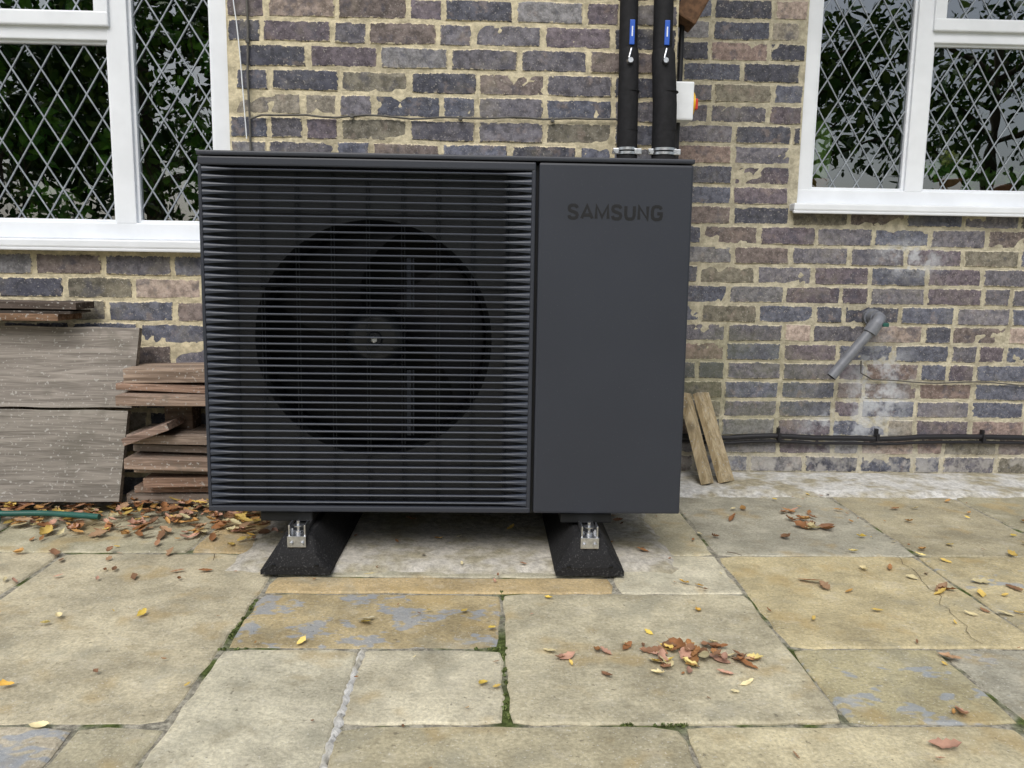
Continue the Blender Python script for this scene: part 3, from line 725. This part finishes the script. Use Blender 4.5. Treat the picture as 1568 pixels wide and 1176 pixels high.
# ------------------------------------------------------------------ fallen leaves
random.seed(11)
LC=[(.34,.17,.07),(.26,.12,.05),(.46,.26,.09),(.60,.43,.12),(.20,.11,.06),(.55,.48,.28),(.38,.24,.14),(.48,.28,.20),(.30,.16,.09)]
YL=[(.68,.50,.10),(.66,.55,.22),(.70,.60,.34),(.62,.38,.08)]
mb=MB()
def leaf(x,y,z,s,col=None,curl=None):
    col=col or random.choice(LC); k=U(.75,1.2); col=tuple(min(1,c*k) for c in col)+(0,)
    curl=U(.1,.9) if curl is None else curl
    M=Matrix.Translation((x,y,z))@Matrix.Rotation(U(0,6.28),4,'Z')@Matrix.Rotation(U(-.4,.4),4,'X')@Matrix.Rotation(U(-.35,.35),4,'Y')
    vs=[];fs=[];wd=U(.32,.66)
    prof=[(-1.35,.02),(-1,.03),(-.75,.5),(-.45,.75),(-.3,.98),(-.05,.8),(.15,1.),(.4,.62),(.6,.66),(.85,.28),(1,.02)]
    tw=U(-.6,.6)
    for t,w in prof:
        zc=curl*.35*t*t*s; w=w*wd*s*U(.8,1.2); yo=tw*.25*t*t*s
        vs+=[M@Vector((t*s,yo-w,zc+curl*w*U(.5,1.2))),M@Vector((t*s,yo-w*.5,zc+curl*w*.15)),M@Vector((t*s,yo,zc)),M@Vector((t*s,yo+w*.5,zc+curl*w*.15)),M@Vector((t*s,yo+w,zc+curl*w*U(.3,1.2)))]
    for i in range(len(prof)-1):
        for j in range(4): a=i*5+j; fs.append((a,a+1,a+6,a+5))
    mb.add(vs,fs,0,col,True)
def cluster(cx_,cy_,rx,ry,n,s=(.012,.024),zz=.004,pile=.0):
    for _ in range(n):
        a=U(0,6.28); r=math.sqrt(R()); k=max(0,1-r)
        leaf(cx_+math.cos(a)*r*rx,cy_+math.sin(a)*r*ry,zz+U(0,pile)*k+.003,U(*s))
cluster(.45,1.555,.11,.08,36,(.012,.027),.003,.02)
for _ in range(6): leaf(U(.34,.56),U(1.48,1.63),.008,U(.013,.02),random.choice(YL))
for p in ((.155,1.55),(.17,1.555),(.235,1.585),(.25,1.575),(.30,1.60),(.24,1.48)): leaf(p[0],p[1],.006,U(.014,.022))
leaf(.30,1.61,.006,.017,(.62,.56,.36)); leaf(.84,1.965,.009,.034,(.40,.18,.08)); leaf(.915,1.905,.006,.016,(.5,.28,.08),.2); leaf(-.27,1.735,.006,.022,(.66,.6,.42),.25); leaf(-.39,1.625,.006,.014,(.66,.5,.15),.2)
leaf(-.05,1.78,.006,.012,(.66,.48,.12),.2); leaf(.2,2.02,.02,.022,(.45,.28,.1)); leaf(-.30,1.99,.012,.016,(.55,.46,.24),.2)
cluster(1.04,2.46,.07,.16,18,(.016,.028)); 
for p in ((1.15,1.93),(1.30,1.96),(1.36,1.93),(1.46,1.90),(1.18,1.90),(1.40,1.74),(1.5,2.0),(1.08,2.05),(1.6,2.25),(1.75,2.5),(1.4,2.6),(1.9,2.65),(1.2,2.62),(.80,2.5),(.9,2.3),(.7,2.33),(.88,1.35),(.80,1.22),(.95,1.55)): leaf(p[0]+U(-.02,.02),p[1]+U(-.02,.02),.006,U(.014,.028))
for _ in range(620):
    x=-.66-1.7*R()**1.1; d=abs(random.gauss(0,.11)); y=2.54-d*1.1
    if y<2.14: continue
    leaf(x,y,.010+max(0,.045-d*.25)*R(),U(.013,.029))
for _ in range(40): leaf(U(-1.9,-.5),U(1.95,2.4),.006,U(.008,.02))
for _ in range(200): leaf(U(-2.2,2.6),U(1.0,2.9),.006,U(.004,.009))
for _ in range(50): leaf(U(-1.0,2.2),1.15+1.6*R()**.8,.006,U(.009,.018),random.choice(YL))
for _ in range(28): leaf(U(.7,2.3),U(1.7,2.75),.006,U(.012,.022))
for _ in range(25): leaf(U(-.6,.5),U(2.03,2.5),.015,U(.008,.02))
mb.obj("fallen_leaves",[m_leaf])
mb=MB()
for _ in range(18):
    x,y=(U(-1.9,-.7),U(2.3,2.5)) if R()<.7 else (U(-1.5,2),U(1.6,2.7)); a=U(0,6.28); l=U(.02,.05); b=a+U(-.12,.12)
    mb.tube([(x,y,.007),(x+math.cos(a)*l*.5,y+math.sin(a)*l*.5,.008),(x+math.cos(b)*l,y+math.sin(b)*l,.007)],[.0012,.001,.0006],5)
mb.obj("fallen_twigs",[m_bark])
mp=[]
for (xa,ya,xb,yb,k) in ((-.55,1.64,-.55,1.86,16),(.04,1.33,.04,1.60,16),(-.02,1.603,.06,1.603,8),(.04,1.86,.04,1.92,6),(.2,1.315,.36,1.315,12),(-.56,1.60,-.5,1.60,5)):
    for _ in range(k): t=R(); mp.append((xa+(xb-xa)*t+U(-.002,.002),ya+(yb-ya)*t+U(-.002,.002),-.001))
leaves_np("joint_moss",mp,[(.005,.005,.0025)]*len(mp),900,.003,[(.11,.15,.045),(.16,.19,.06),(.08,.11,.03)],m_fol)

# ------------------------------------------------------------------ light, world, camera
w=bpy.data.worlds.new("World"); sc.world=w; w.use_nodes=True; nt=w.node_tree
bg=nt.nodes["Background"]; sky=nt.nodes.new("ShaderNodeTexSky"); sky.sky_type='NISHITA'; sky.sun_disc=False
el,az=math.radians(50),math.radians(196)
sky.sun_elevation=el; sky.sun_rotation=az; sky.dust_density=3; sky.air_density=1.2
hs=nt.nodes.new("ShaderNodeHueSaturation"); hs.inputs["Saturation"].default_value=.50
nt.links.new(sky.outputs[0],hs.inputs["Color"]); nt.links.new(hs.outputs[0],bg.inputs[0]); bg.inputs[1].default_value=.15
sd=bpy.data.lights.new("sun",'SUN'); sd.energy=2.0; sd.angle=math.radians(40); sd.color=(1,.975,.94)
so=bpy.data.objects.new("sun",sd); link(so)
dirv=Vector((math.sin(az)*math.cos(el),math.cos(az)*math.cos(el),math.sin(el)))
so.rotation_euler=dirv.to_track_quat('Z','Y').to_euler(); so.location=(0,-3,6)
F=1230; h=.793; p=math.radians(8.1); yaw=.030; r=.0155
cd=bpy.data.cameras.new("camera"); cam=bpy.data.objects.new("camera",cd); link(cam); sc.camera=cam
cd.lens=36*F/1568; cd.clip_start=.05; cd.clip_end=300
M=Matrix.Rotation(-yaw,3,'Z')@Matrix.Rotation(math.pi/2-p,3,'X')@Matrix.Rotation(r,3,'Z')
cam.matrix_world=Matrix.Translation((0,0,h))@M.to_4x4()
